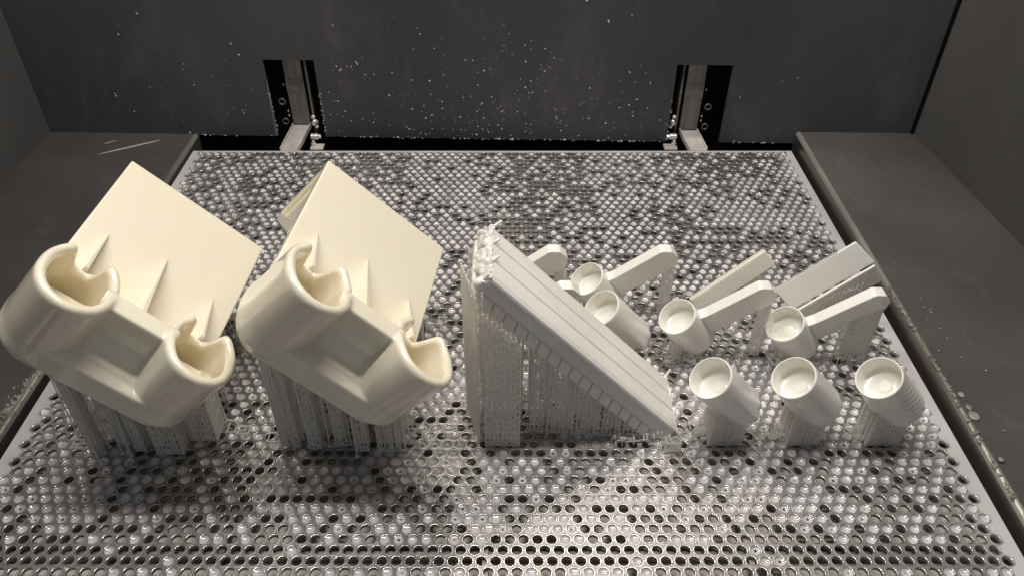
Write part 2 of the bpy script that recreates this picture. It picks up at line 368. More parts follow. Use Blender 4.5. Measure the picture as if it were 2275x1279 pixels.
# resin films in the holes
def film_data(kind,seg):
    R=2.76; V=[];F=[]
    if kind=='full': rr=[0.0,.9,1.8,2.4,R]
    else: rr=[.75,1.0,1.6,2.2,R]
    zf=lambda r: -1.15+.095*r*r
    if kind!='full':
        zf=lambda r: -1.05+.09*r*r+.30*math.exp(-((r-1.05)/.35)**2)
    n=0
    if kind=='full': V.append((0,0,zf(0)));
    for r in rr:
        if r==0: continue
        for i in range(seg): a=2*math.pi*i/seg; V.append((r*math.cos(a),r*math.sin(a),zf(r)))
    k=1 if kind=='full' else 0; m=len([r for r in rr if r>0])
    if kind=='full': F+=[(0,1+i,1+(i+1)%seg) for i in range(seg)]
    for q in range(m-1):
        for i in range(seg): a=k+q*seg+i;b=k+q*seg+(i+1)%seg; F.append((a,a+seg,b+seg,b))
    return np.array(V),F
fd={k:{s:film_data(k,s) for s in(20,12)} for k in('full','ring')}
shared={}
for k in fd:
    V_,F_=fd[k][20]; me=bpy.data.meshes.new('resin_film'); me.from_pydata((V_*MM).tolist(),[],F_); me.materials.append(M_meniscus)
    me.polygons.foreach_set('use_smooth',[True]*len(me.polygons)); shared[k]=me
plan=[]
for (x,y,seg) in holes:
    nz=noise.noise(Vector((x*.012,y*.02,5)))+.5*noise.noise(Vector((x*.05,y*.05,9)))
    p=.60+.7*nz
    p+=.05
    if y<262: p=.36+.4*nz
    if 232<y<240 or 243<y<251: p=.06
    if 560<y<600: p+=.12
    if y>610: p-=.06
    if 262<y<320 and abs(x)<220: p=.52+.3*nz
    if rng.random()<p: plan.append((x,y,'full' if rng.random()<.76 else 'ring'))
px=lambda x,y:(y-230)**2*.002+abs(x)*.02
vis=[(x,y,k) for x,y,k in plan if y>231 and abs(x)<(.50+ (y-230)*.0006)*600]
vis.sort(key=lambda t:t[1]); near=set(vis[:300])
mb=MB()
fv=[];ff=[];nn=0;fmb=MB()
for t in plan:
    x,y,k=t
    if t in near:
        o=bpy.data.objects.new('resin_film',shared[k]); col.objects.link(o); o.parent=plat
        s=rng.uniform(.97,1.0); o.location=(x*MM,(y-393)*MM,rng.uniform(-.25,.1)*MM); o.scale=(1,1,rng.uniform(.75,1.2))
    else:
        V_,F_=fd[k][20 if y<440 else 12]; fmb.add(V_*v3(1,1,rng.uniform(.75,1.2))+v3(x,y,rng.uniform(-.25,.1)),F_)
fmb.build('resin_film',M_meniscus,plat,smooth=True,kind='stuff')
# stray wet bridges between holes
mb=MB()
for k in range(260):
    x=rng.uniform(-285,285); y=rng.uniform(180,420) if k%3 else rng.uniform(420,680)
    i=holes[int(rng.integers(len(holes)))]; x,y=i[0],i[1]
    a=rng.choice([30,90,150])*math.pi/180; cx,cy=x+math.cos(a)*P/math.sqrt(3),y+math.sin(a)*P/math.sqrt(3)
    mb.blob((cx,cy,.02),(rng.uniform(.5,1.0),rng.uniform(.4,.8),.16),6,4)
mb.build('resin_droplets',M_lump,plat,smooth=True,kind='stuff')

# ================================================================== LIFT ARMS in the slots
def lift_arm(x,lean,label,px):
    s=px
    t=thing('lift_arm',(x,715,0),label,'lift arm','lift arms behind the wall slots')
    yy=wallY(x)+12
    mb=MB(); mb.box(x-9,x+9,yy,yy+6,6,130); mb.build('strap',M_strap,t,bevel=.6)
    mb=MB(); mb.box(x-9-s*0,x+9,yy-.4,yy-.01,44,60); mb.build('strap_joint',M_rib,t)
    mb=MB(); mb.box(x-s*14-2.5,x-s*14+2.5,yy+2,yy+8,-5,60) if False else mb.box(x+s*12,x+s*14,yy,yy+10,-5,130); mb.build('side_rail',M_rib,t)
    # bracket foot: sloping channel from the strap down to the plate edge
    a=v3(x-9.5,yy-1,9.5); b=v3(x+9.5,yy-1,9.5); c=v3(x+9.5-7*s,694,.4); d=v3(x-9.5-7*s,694,.4)
    mb=MB(); mb.prism([a,b,c,d],(0,-1,-3)); mb.build('bracket_foot',M_steel,t,bevel=.4)
    for q in(-9.5,8.2):
        mb=MB(); mb.prism([v3(x+q,yy-1,9.6),v3(x+q+1.3,yy-1,9.6),v3(x+q+1.3-7*s,694,.6),v3(x+q-7*s,694,.6)],(0,0,2.2)); mb.build('bracket_flange',M_steel,t,bevel=.3)
    sx=x+s*16
    mb=MB(); mb.box(min(sx-10*s*.2,sx+11*s),max(sx-10*s*.2,sx+11*s),694,704,.2,2.2); mb.build('foot_tab',M_steel,t,bevel=.3)
    mb=MB(); mb.rod((sx+1*s,700,2.2),(sx+1*s,700,5.2),2.6,6); mb.rod((sx+1*s,700,5.2),(sx+1*s,700,7.4),1.5,10); mb.build('bolt',M_chrome,t,bevel=.25)
    mb=MB(); mb.rod((sx-2*s,706,9),(sx+5*s,706,9),3.2,14); mb.rod((sx+5*s,706,9),(sx+8*s,706,9),2.2,6); mb.build('pivot_pin',M_chrome,t,bevel=.3)
    mb=MB(); mb.rod((sx+2*s,712,22),(sx+4*s,710,22),3.4,12); mb.blob((sx+2*s,711,28),2.4,8,5); mb.blob((sx+4*s,712,17),2,8,5); mb.build('clamp_screw',M_chrome,t,smooth=True)
    for z in(12,34):
        mb=MB(); ctr=v3(x-s*17,yy+2,z)
        mb.grid(lambda u,v: ctr+v3((3+.8*math.cos(2*math.pi*v))*math.cos(2*math.pi*u),.8*math.sin(2*math.pi*v),(3+.8*math.cos(2*math.pi*v))*math.sin(2*math.pi*u)),18,8,True,True)
        mb.build('washer',M_strap,t,smooth=True)
    for z in(24,19,53):
        mb=MB(); mb.blob((x-s*12,yy+1,z),(.9,.6,1.5),6,4); mb.build('stud',M_fleck,t,smooth=True)
    return t
lift_arm(-197,0,'grey metal lift arm with bright foot bracket in the left slot of the back wall',1)
lift_arm(200,0,'grey metal lift arm with bright foot bracket in the right slot of the back wall',-1)

# ================================================================== SUPPORT LATTICES
class Lat:
    def __init__(s): s.r=MB(); s.m=MB()
    def panel(s,p,q,topf,z0=0.0,step=2.6,dz=4.2,r=.42,fill=.85,diag=True,cut=9,foot=True):
        """vertical lattice wall between ground points p,q ; topf(x,y)->z"""
        p=np.array(p,float)[:2];q=np.array(q,float)[:2]; l=np.linalg.norm(q-p); n=max(1,int(round(l/step)))
        pts=[p+(q-p)*i/n for i in range(n+1)]; tops=[topf(*a) for a in pts]
        for a,t in zip(pts,tops):
            if t-z0>2: s.r.rod((a[0],a[1],z0),(a[0],a[1],t),r*rng.uniform(.85,1.25))
        for i in range(n):
            a,b=pts[i],pts[i+1]; t=min(tops[i],tops[i+1])
            if t-z0<3: continue
            k=0; z=z0+rng.uniform(0,1.2)
            d=rng.random()<.5
            while diag and z+dz*.6<t:
                z2=min(z+dz*rng.uniform(.9,1.1),t)
                A,B=(a,b) if d else (b,a)
                s.r.rod((A[0],A[1],z),(B[0],B[1],z2),r*.85)
                if rng.random()<.5: s.r.rod((B[0],B[1],z),(A[0],A[1],z2),r*.75)
                z=z2; d=not d
            if fill>0:
                z=z0+cut*rng.uniform(.5,1.3)
                d3=unit(v3(*(b-a),0)); nrm=np.cross(d3,v3(0,0,1))*.1
                while z<t-1:
                    z2=min(z+rng.uniform(6,22),t)
                    if rng.random()<fill:
                        s.m.prism([v3(a[0],a[1],z)-nrm,v3(b[0],b[1],z+rng.uniform(-1,1))-nrm,v3(b[0],b[1],z2)-nrm,v3(a[0],a[1],z2)-nrm],nrm*2)
                    z=z2+rng.uniform(0,.8)
        if foot:
            s.r.rod((*p,z0+.4),(*q,z0+.4),.55)
    def tower(s,x,y,wx,wy,topf,taper=.75,**k):
        c=[(x-wx/2,y-wy/2),(x+wx/2,y-wy/2),(x+wx/2,y+wy/2),(x-wx/2,y+wy/2)]
        for i in range(4): s.panel(c[i],c[(i+1)%4],topf,**k)
        for a in c: s.r.rod((*a,0),(*a,1.2),.9)
    def column(s,x,y,z,w=4.5,n=6):   # slim pointed pillar with a tip under a handle
        zt=z; zc=z-9
        ang=[2*math.pi*i/n for i in range(n)]
        cor=[(x+w*math.cos(a),y+w*.8*math.sin(a)) for a in ang]
        for a in cor: s.r.rod((*a,0),(*a,zc),.4); s.r.rod((*a,zc),(x+rng.uniform(-.6,.6),y,zt),.38)
        for i in range(n):
            a,b=cor[i],cor[(i+1)%n]; zz=rng.uniform(0,2)
            while zz+4<zc: s.r.rod((*a,zz),(*b,zz+4),.28); zz+=4; a,b=b,a
            a,b=cor[i],cor[(i+1)%n]; z0=rng.uniform(1.5,5)
            nr=v3(0,.12,0)
            s.m.prism([v3(*a,z0),v3(*b,z0+rng.uniform(-1,1)),v3(*b,zc),v3(*a,zc)],nr)
            s.m.prism([v3(*a,zc),v3(*b,zc),v3(x,y,zt)],nr)
        s.r.blob((x,y,.3),(w*1.1,w*.9,.5),8,4)
    def scraps(s,cx,cy,wx,wy,h,n):
        for i in range(n):
            p=v3(cx+rng.uniform(-wx,wx),cy+rng.uniform(-wy,wy),rng.uniform(.3,h))
            a=rng.choice([0,0,1.57,1.57,.3]); d=v3(math.cos(a),math.sin(a)*.8,rng.uniform(-.06,.06))*rng.uniform(2.5,6.5)
            s.r.rod(p,p+d,rng.uniform(.3,.55))
            if rng.random()<.35: s.r.rod((p[0],p[1],0),p,.4)
    def build(s,parent):
        s.r.build('support_lattice',M_rod,parent,kind='stuff')
        if s.m.n: s.m.build('support_membrane',M_film,parent,kind='stuff')

# ================================================================== CLAMP BRACKETS
MA=np.array([[0.7186444111976811,-0.01732404721151621,-0.6951619146950955],[-0.08698680872978952,-0.994076716836777,-0.0651519466326075],[0.6899155784306824,-0.10729099883598943,0.714895640437704]])
MBm=np.array([[0.726053608376958,-0.048221395760526,-0.6859452272256916],[-0.13296077582348012,-0.9885576541955049,-0.07124041285602634],[0.6746610925903587,-0.14292816840072348,0.7241574061089181]])
TA=v3(-228.457,443.408,133.097); TB=v3(-102.555,449.5,129.848)
def smoothstep(a,b,x): t=min(1,max(0,(x-a)/(b-a))); return t*t*(3-2*t)
def tube_mesh(cu,cv):
    mb=MB(); Ro=(20.3,25.5); wall=5.8
    na=120
    prof=[]
    def rim(phi): # phi: angle from the box side (-v)
        a=abs(phi); lo=19.5
        up=smoothstep(math.radians(9),math.radians(26),a)
        full=37.5+14.5*(1-math.cos(a))/2
        peak=1.0*math.exp(-((a-math.radians(32))/.2)**2)
        return lo+(full-lo)*up+peak
    def shape(phi):
        # outer radius: squarish ellipse with a faint crease at the front
        du,dv=math.sin(phi),-math.cos(phi); p=2.25
        r=(abs(du/Ro[0])**p+abs(dv/Ro[1])**p)**(-1/p)
        b=abs(abs(phi)-math.pi)
        r+=.4*math.exp(-(b/.16)**2)
        return r,du,dv
    J=16
    def fn(u,v):
        phi=u*2*math.pi-math.pi; r,du,dv=shape(phi); W=rim(phi); j=int(round(v*(J-1)))
        rb=wall/2
        inner=r-wall; 
        if j<5:    # outer wall with flare at the base
            ww=[-3,1.5,5,11,W-rb][j]; g=-1.7*math.exp(-((abs(abs(phi)-math.pi))/.045)**2); rr=[r+.8,r+.5,r+.1+g,r+g,r+g*.5][j]
        elif j<12:
            a=(j-5)/6*math.pi; ww=W-rb+rb*math.sin(a)*1.0; rr=r-rb+rb*math.cos(a)
        else: ww=[W-rb,(W-rb)*.55,6,0][j-12]; rr=inner if j<15 else inner-.2
        return (cu+rr*du,cv+rr*dv,ww)
    mb.grid(lambda u,v: fn(u,v),na,J,True,False)
    # floor cap
    n0=mb.n
    mb.add([(cu+.0,cv,0)]+[fn(i/na,1) for i in range(na)],[(0,1+(i+1)%na,1+i) for i in range(na)])
    mb.add([(cu+.0,cv,-3)]+[fn(i/na,0) for i in range(na)],[(0,1+i,1+(i+1)%na) for i in range(na)])
    return mb
def rounded_poly(pts,r,seg=6):
    out=[];n=len(pts)
    for i in range(n):
        p=np.array(pts[i],float);a=unit(np.array(pts[i-1])-p);b=unit(np.array(pts[(i+1)%n])-p)
        ang=math.acos(max(-1,min(1,a@b))); rr=r[i] if hasattr(r,'__len__') else r; t=rr/math.tan(ang/2)
        c=p+unit(a+b)*rr/math.sin(ang/2); s0=p+a*t-c;s1=p+b*t-c
        th=math.acos(max(-1,min(1,unit(s0)@unit(s1))))
        for k in range(seg+1):
            f=k/seg; out.append(c+(math.sin((1-f)*th)*s0+math.sin(f*th)*s1)/math.sin(th))
    return out
def local_obj(mb,name,m,parent,**k):
    return mb.build(name,m,parent,**k)
def voxel_fuse(mb,size,smooth_it,fac=.5):
    """fuse overlapping closed pieces and round their joints"""
    V=np.vstack(mb.v); me=bpy.data.meshes.new('tmp'); me.from_pydata((V*MM).tolist(),[],mb.f); o=bpy.data.objects.new('tmp',me); col.objects.link(o)
    r=o.modifiers.new('r','REMESH'); r.mode='VOXEL'; r.voxel_size=size*MM; r.use_smooth_shade=True
    s=o.modifiers.new('s','SMOOTH'); s.iterations=smooth_it; s.factor=fac
    dg=bpy.context.evaluated_depsgraph_get(); ev=o.evaluated_get(dg); out=bpy.data.meshes.new_from_object(ev)
    bpy.data.objects.remove(o); return out
def split_regions(me,classify,names,m,parent):
    nv=len(me.vertices); co_=np.empty(nv*3,np.float32); me.vertices.foreach_get('co',co_); co_=co_.reshape(-1,3)
    nr=np.empty(nv*3,np.float32); me.vertex_normals.foreach_get('vector',nr); nr=nr.reshape(-1,3)
    nl=len(me.loops); lv=np.empty(nl,np.int32); me.loops.foreach_get('vertex_index',lv)
    npol=len(me.polygons); ls=np.empty(npol,np.int32); lt=np.empty(npol,np.int32); me.polygons.foreach_get('loop_start',ls); me.polygons.foreach_get('loop_total',lt)
    cen=np.array([co_[lv[a:a+b]].mean(0) for a,b in zip(ls,lt)])/MM
    cls=np.array([classify(*c) for c in cen]); objs=[]
    for k,nm in enumerate(names):
        sel=np.where(cls==k)[0]
        if len(sel)==0: continue
        faces=[lv[ls[i]:ls[i]+lt[i]] for i in sel]; used=np.unique(np.concatenate(faces)); mp=-np.ones(nv,int); mp[used]=np.arange(len(used))
        m2=bpy.data.meshes.new(nm); m2.from_pydata(co_[used].tolist(),[],[tuple(mp[f]) for f in faces]); m2.materials.append(m)
        m2.polygons.foreach_set('use_smooth',[True]*len(m2.polygons)); m2.normals_split_custom_set_from_vertices(nr[used].tolist())
        o=bpy.data.objects.new(nm,m2); col.objects.link(o); o.parent=parent; objs.append(o)
    return objs

def frame_obj(T,M,base,label,cat,group):
    root=thing('clamp_bracket',base,label,cat,group)
    return root
def make_bracket():
    # everything in local (u,v,w) mm
    root=bpy.data.objects.new('clamp_bracket',None); col.objects.link(root); root.empty_display_size=.01
    mb=MB()
    t1=tube_mesh(14.5,134); t2=tube_mesh(84,134)
    for t in(t1,t2): mb.add(np.vstack(t.v),t.f)
    # web between the tubes
    mb.box(28,70,131,141.5,-2,44)
    mb.prism([(28,141,24),(28,146,14),(28,154,10),(28,154,4),(28,139,4)],(42,0,0))
    # base slab
    sl=rounded_poly([(-3,122),(102,122),(104,158.5),(86,159),(12,159),(-5,158.5)],[1,1,22,8,8,20],5)
    mb.prism([(a,b,-8) for a,b in sl],(0,0,18.5))
    fused=voxel_fuse(mb,.8,14,.5)
    def cls(u,v,w):
        if w>11.3 and u<34.5: return 0
        if w>11.3 and u>63.5: return 1
        if w>11.3: return 2
        return 3
    ob=split_regions(fused,cls,['tube_clamp','tube_clamp','web','base_slab'],M_cream,root)
    # big flat plate
    mb=MB(); mb.box(0,100,0,118,-6,0); mb.build('flat_plate',M_cream,root,bevel=1.1,seg=3)
    # flange and wedge body under the plate
    mb=MB(); mb.prism([(3,1.2,-4),(3,-.5,-57),(3,6,-60),(3,62,-11),(3,90,-5)],(94,0,0)); mb.build('wedge_body',M_cream,root,bevel=1.0)
    mb=MB(); mb.box(.4,99.6,.4,7,-60,-5.5); mb.build('back_flange',M_cream,root,bevel=1.2)
    fr=rounded_poly([(4,-61),(12,-61),(68,-10),(60,-6)],1.2,3)
    mb=MB(); mb.prism([(.6,a,b) for a,b in fr],(98.6,0,0)); mb.build('sloped_flange',M_cream,root,bevel=.8)
    # gussets
    for u,v0,hh,tw in((14.8,62,23,2.4),(50,54,34,3.4),(85.5,62,23,2.4)):
        mb=MB(); v1=110 if hh<30 else 130
        a=[(u,v0,-.4),(u+tw*1.5,v1,-.6),(u-tw*1.5,v1,-.6),(u-tw*.45,v1,hh),(u+tw*.45,v1,hh),(u-.3,v0+1,.3),(u+.3,v0+1,.3)]
        mb.add(a,[(0,1,2),(0,2,3,5),(5,3,4,6),(0,6,4,1),(1,4,3,2),(0,5,6)])
        mb.build('gusset',M_cream,root,bevel=.5,seg=2)
    return root
def place(root,T,M,base):
    R=Matrix(((M[0][0],M[1][0],M[2][0]),(M[0][1],M[1][1],M[2][1]),(M[0][2],M[1][2],M[2][2]))).to_4x4()
    root.matrix_world=Matrix.Translation(Vector(T)*MM)@R
brA=make_bracket(); place(brA,TA,MA,None)
tagp(brA,'cream resin bracket with two tube clamps, the left one, hanging over the left platform edge','printed bracket','cream twin clamp brackets on lattice supports')
brB=brA.copy(); col.objects.link(brB)
for ch in list(brA.children):
    c=ch.copy(); col.objects.link(c); c.parent=brB
place(brB,TB,MBm,None)
tagp(brB,'cream twin clamp bracket standing between the other bracket and the long ribbed slab','printed bracket')
def bracket_supports(root,T,M,feet,seed):
    global rng
    la=Lat(); inv=root.matrix_world.inverted()
    def top(x,y):
        # height of the underside above (x,y)
        n_=M[2]; z=T[2]-( (x-T[0])*n_[0]+(y-T[1])*n_[1]+7.0)/n_[2]
        p=M@(v3(x,y,z)-T); u,v=p[0],p[1]
        if u<-5 or u>103 or v>156 or v<3: return 0
        if v<104 and (u<4 or u>97): return 0
        if v<62: # below the wedge
            # plane from (v=8,w=-60) to (v=64,w=-9)
            def g(zz):
                q=M@(v3(x,y,zz)-T); 
                if q[1]>66: return q[2]+7
                return q[2]-(-60+(max(q[1],6)-8)*51/56)
            lo,hi=-60,z
            for _ in range(30):
                m_=(lo+hi)/2
                if g(m_)<0: lo=m_
                else: hi=m_
            z=hi
        if u<2: z=z
        return max(0,z)
    for (x,y,wx,wy) in feet: la.tower(x,y,wx*1.35,wy*1.2,top,step=2.4,dz=5.5,r=.5,fill=.62,cut=8)
    for k in range(70):
        f=feet[int(rng.integers(len(feet)))]; x=f[0]+rng.normal(0,f[2]*.8+2); y=f[1]+rng.normal(0,f[3]*.6+2); x2=x+rng.normal(0,2.5); y2=y+rng.normal(0,2); t=top(x2,y2)
        if t>12: la.r.rod((x,y,0),(x2,y2,t),rng.uniform(.35,.6)); la.r.blob((x,y,.3),(1.6,1.4,.4),6,4)
    x0=min(f[0] for f in feet); x1=max(f[0] for f in feet)
    for yy,fx in((322,.45),(335,.9),(352,1.0),(372,.95)):
        la.panel((x0+6,yy),(x0+6+(x1-x0-10)*fx,yy+4),top,step=3.1,dz=6,r=.42,fill=.75,cut=10,foot=False)
    # local mesh: convert to root frame
    for b,nm,m in((la.r,'support_lattice',M_rod),(la.m,'support_membrane',M_film)):
        V=np.vstack(b.v); V=(V-T)@M.T; me=bpy.data.meshes.new(nm); me.from_pydata((V*MM).tolist(),[],b.f); me.materials.append(m)
        o=bpy.data.objects.new(nm,me); col.objects.link(o); o.parent=root; o['kind']='stuff'
feetA=[(-257,327,8,7),(-250,318,15,3),(-243,316,4.2,5),(-226,322,3.5,6),(-215,318,4,6),(-196,318,12,10),(-178,330,12,12),(-163,334,4,8),(-155,331,5,5),
  (-233,340,5,14),(-205,345,5,12),(-220,380,10,8),(-190,372,6,10),(-170,410,8,8),(-240,400,8,10),(-262,352,4,20),(-176,440,6,8)]
bracket_supports(brA,TA,MA,feetA,1)
feetB=[(-131,325,10,6),(-122,324,8,10),(-106,320,5,6),(-90,322,5,6),(-76,318,5,6),(-58,318,12,6),(-48,326,12,10),(-22,329,6,6),
  (-112,345,6,14),(-136,350,5,20),(-80,345,5,12),(-95,380,10,8),(-66,372,6,10),(-40,430,8,6),(-115,400,8,10),(-50,415,5,8),(-34,438,4,5)]
bracket_supports(brB,TB,MBm,feetB,2)

# ================================================================== LONG RIBBED SLAB
P0=v3(-2,325,122); P1=v3(114,325,-1); D=unit(P1-P0); LEN=np.linalg.norm(P1-P0); NN=v3(-D[2],0,D[0]); YY=v3(0,1,0)
slab=thing('ribbed_slab',(60,345,0),'long ivory slab of three joined strips sloping down to the right on a tall lattice','printed slab')
def sp(l,y,n): return P0+D*l+YY*y+NN*n
SW=16.2
for k in range(3):
    mb=MB(); 
    e0=9.0 if k==0 else 11.0
    prof=[(k*SW+.03,0),(k*SW+.03,e0),(k*SW+1.8,11.3),(k*SW+4,11.6),(k*SW+9,11.8),(k*SW+SW-3,11.6),(k*SW+SW-.03,11.1 if k<2 else 9.5),(k*SW+SW-.03,0)]
    nseg=34; V=[];F=[]; m=len(prof)
    for i in range(nseg+1):
        l=LEN*i/nseg
        for (y,n) in prof:
            wv=.22*noise.noise(Vector((l*.06,y*.12,1)))+.14*noise.noise(Vector((l*.25,y*.2,2)))
            V.append(sp(l,y,n+wv*(n>5)))
    for i in range(nseg):
        for j in range(m): F.append((i*m+j,i*m+(j+1)%m,(i+1)*m+(j+1)%m,(i+1)*m+j))
    F.append(tuple(range(m))[::-1]); F.append(tuple(range(nseg*m,nseg*m+m)))
    mb.add(V,F); mb.build('strip',M_bar,slab,ang=50)
for k in(0,1,2):   # raised seam ridges
    mb=MB(); V=[];F=[];n=60; y=k*SW+ (.4 if k==0 else 0)
    for i in range(n+1):
        l=1+ (LEN-2)*i/n; w_=.55+.2*noise.noise(Vector((l*.2,k,3)))+.12*noise.noise(Vector((l*.9,k,3)))
        for (a,b) in((-w_,9.4),(-w_*.5,11.6+w_*.4),(w_*.5,11.9+w_*.4),(w_,10)): V.append(sp(l,y+a,b-(1.2 if k==0 else 0)))
    for i in range(n):
        for j in range(3): F.append((i*4+j,i*4+j+1,(i+1)*4+j+1,(i+1)*4+j))
    mb.add(V,F); mb.build('seam_ridge',M_bar,slab,smooth=True)
NT=17; tooth_mesh=None
for i in range(NT):  # row of blocks along the front underside
    l=4+i*(LEN-8)/NT; dl=(LEN-8)/NT
    if tooth_mesh is None:
        mb=MB(); mb.prism([sp(l+.5,-.9,.3),sp(l+dl-.5,-.9,.3),sp(l+dl+3.9,-.9,-8.0),sp(l+5.0,-.9,-8.0)],(0,5,0))
        o=mb.build('block',M_bar,slab,bevel=1.1,seg=3); tooth_mesh=o; ref=l
    else:
        o=tooth_mesh.copy(); col.objects.link(o); o.parent=slab
        o.location=Vector(D*(l-ref)+NN*rng.uniform(-.25,.25))*MM
# under layer behind the blocks
mb=MB(); mb.prism([sp(2,1.2,.1),sp(LEN-2,1.2,.1),sp(LEN-2,1.2,-7),sp(2,1.2,-7)],(0,3*SW-2.4,0)); mb.build('under_layer',M_bar,slab)
for end,l0,sg in(('left',0,-1),('right',LEN,1)):
    mb=MB()
    for k in range(3):
        yc=k*SW
        for j in range(16):
            a=rng.random(); mb.blob(sp(l0+sg*rng.uniform(-.2,2.0),yc+rng.uniform(1,SW-1),rng.uniform(1,10)),rng.uniform(1.8,3.8,3),8,6,None,.12)
        for j in range(9):   # beads along the upper edge
            mb.blob(sp(l0+sg*rng.uniform(-.5,1.4),yc+1+j*SW/9,10.6+rng.uniform(-.6,.9)),rng.uniform(.9,1.6,3),7,5,None,.12)
        mb.rod(sp(l0+sg*.5,yc+SW-2,9),sp(l0+sg*.3-(0 if sg>0 else -2.5),yc+SW+2.6,13.6+(k==2)*2),1.25,8,1.1)
        mb.blob(sp(l0+sg*.3-(0 if sg>0 else -2.5),yc+SW+2.6,13.6+(k==2)*2),1.15,8,5)
    me_=voxel_fuse(mb,.5,10,.5); V_=np.empty(len(me_.vertices)*3,np.float32); me_.vertices.foreach_get('co',V_); me_.vertices.foreach_set('co',(V_.reshape(-1,3)-np.array([60,345,0])*MM).ravel().astype(np.float32)); me_.name='ragged_end'
    me_.materials.clear(); me_.materials.append(M_lump); me_.polygons.foreach_set('use_smooth',[True]*len(me_.polygons)); me_.update()
    o=bpy.data.objects.new('ragged_end',me_); col.objects.link(o); o.parent=slab
mb=MB()
for k in range(3):  # three thin divider blades at the upper end
    mb.prism([sp(-1.2,k*SW+1,1.5),sp(-1.2,k*SW+SW-1,1.5),sp(-2.6,k*SW+SW-1.4,10.8),sp(-2.6,k*SW+1,10.8)],D*2.2)
mb.rod(sp(-2.8,4,0),sp(-2.8,3*SW-8,0.5),1.3,8); mb.build('end_blades',M_lump,slab,bevel=.6)
def slab_top(x,y):
    l=(x-P0[0]+NN[0]*5)/D[0]
    if x<P0[0]-14: return 0
    q=P0+D*max(l,-4)-NN*7; return max(0,q[2])
la=Lat()
def stop(x,y): 
    if x<1: return 118+ (x+14)*.2
    return slab_top(x,y)
for yy in(325.5,):
    la.panel((1,yy-7),(22,yy-7),stop,step=2.6,dz=5,r=.55,fill=.93,cut=6)
    la.panel((29,yy+5),(118,yy-2),stop,step=2.7,dz=4.2,r=.42,fill=.9,cut=8)
la.panel((-3,321),(-12,352),stop,step=2.6,dz=6,r=.6,fill=.95,cut=10)
la.panel((1,318),(-1,345),stop,step=2.7,dz=5,fill=.95); la.panel((22,318),(22,372),stop,step=3,dz=5,fill=.8)
la.panel((29,330),(29,372),stop,step=3.2,dz=6,fill=.8); la.panel((29,345),(116,345),stop,step=3.4,dz=6,fill=.55,r=.4)
la.panel((-8,345),(24,345),stop,step=3,dz=6,fill=.7); la.panel((-8,366),(24,368),stop,step=3,dz=6,fill=.7)
la.panel((45,364),(116,364),stop,step=3.6,dz=7,fill=.4)
for x in(40,55,70,85,100,110): la.panel((x,326),(x,364),stop,step=4,dz=7,fill=.4,r=.35)
la.tower(118,316,9,5,lambda x,y:9,step=2.5,dz=3); la.scraps(100,322,20,5,8,60)
la.build(slab)

# ================================================================== CUPS AND SCOOPS
def cup_frame(a):
    a=unit(a); x=unit(np.cross(v3(0,0,1),a)); y=np.cross(a,x); return np.array([x,y,a])
def cup_mesh(m,a,R,Ln,wall=1.15,wave=0,crease=0,flare=0,knob=True,dep=12.5):
    fr=cup_frame(a); mb=MB(); na=72
    prof=[]
    NZ=70 if wave else 22
    for j in range(NZ+1): t=j/NZ; prof.append(('o',-Ln*t))
    def rad(zz,phi):
        t=-zz/Ln; r=R*(1+flare*t)
        d=fr.T@v3(0,0,1); up=math.cos(phi)*fr[0][2]+math.sin(phi)*fr[1][2]
        low=max(0,-up)
        if wave: 
            P_=m+(math.cos(phi)*fr[0]+math.sin(phi)*fr[1])*R+a_*zz
            r+=wave*math.sin(P_[2]*1.9+P_[0]*.25+2*noise.noise(Vector((phi,t*2,1))))*smoothstep(.05,.4,t)*(.5+.5*low)
        if crease:
            r+=crease*(noise.noise(Vector((math.cos(phi)*2.2,math.sin(phi)*2.2,t*.7+5)))*2.2)*smoothstep(.15,.7,t)
        return r
    a_=unit(a)
    seq=[('o',z) for z in np.linspace(-Ln+3,0-.5,NZ)]
    rows=[]
    # bottom cap -> outer wall up -> rim -> inner wall down -> floor
    rows.append((0,-Ln,'c')); rows.append((.6,-Ln,'o')); rows.append((.86,-Ln+.15,'o')); rows.append((.965,-Ln+1.0,'o'))
    for z in np.linspace(-Ln+3,-.5,NZ): rows.append((1,z,'o'))
    rows.append((1-.25*wall/R,-.08,'o')); rows.append((1-.5*wall/R,0.05,'o')); rows.append((1-.8*wall/R,-.1,'o'))
    for z in np.linspace(-.6,-dep+1.6,7): rows.append((1-wall/R,z,'i'))
    rows.append((.895,-dep+.7,'i')); rows.append((.83,-dep+.15,'i')); rows.append((.6,-dep,'i'))
    if knob: rows+= [(.33,-dep,'i'),(.31,-dep+.2,'i'),(.28,-dep+.5,'i'),(.24,-dep+.6,'i')]
    rows.append((0.001,-dep+(.6 if knob else 0),'i'))
    def fn(u,v):
        phi=u*2*math.pi; f,z,k=rows[int(round(v*(len(rows)-1)))]
        r=(R if k=='i' else rad(z,phi))*f
        return m+(math.cos(phi)*fr[0]+math.sin(phi)*fr[1])*r+fr[2]*z
    mb.grid(fn,na,len(rows),True,False); return mb
def cup_under(m,a,R,Ln):
    a=unit(a)
    def f(x,y):
        best=1e9
        for t in np.linspace(0,1,9):
            c=m-a*Ln*t; d=math.hypot(x-c[0],(y-c[1])); 
            if d<R*.92: z=c[2]-math.sqrt(max(0,(R*.92)**2-d*d))*.80; best=min(best,z)
        return best if best<1e8 else 0
    return f
aK=unit((-.60,-.20,.775))
cups=[('cup with a creased right side, first of the three in the front row','k1',v3(134,323,56.4),0,1.8,.05),
 ('smooth white cup in the middle of the front row of three cups','k2',v3(183.2,323.1,56.4),0,.25,.06),
 ('white cup with wavy ridges down its side, rightmost and nearest the platform edge','k3',v3(233.7,323.1,56.4),.42,.2,.09),
 ('small white cup half hidden behind the sloping ribbed slab','k0',None,.0,1.6,.05)]
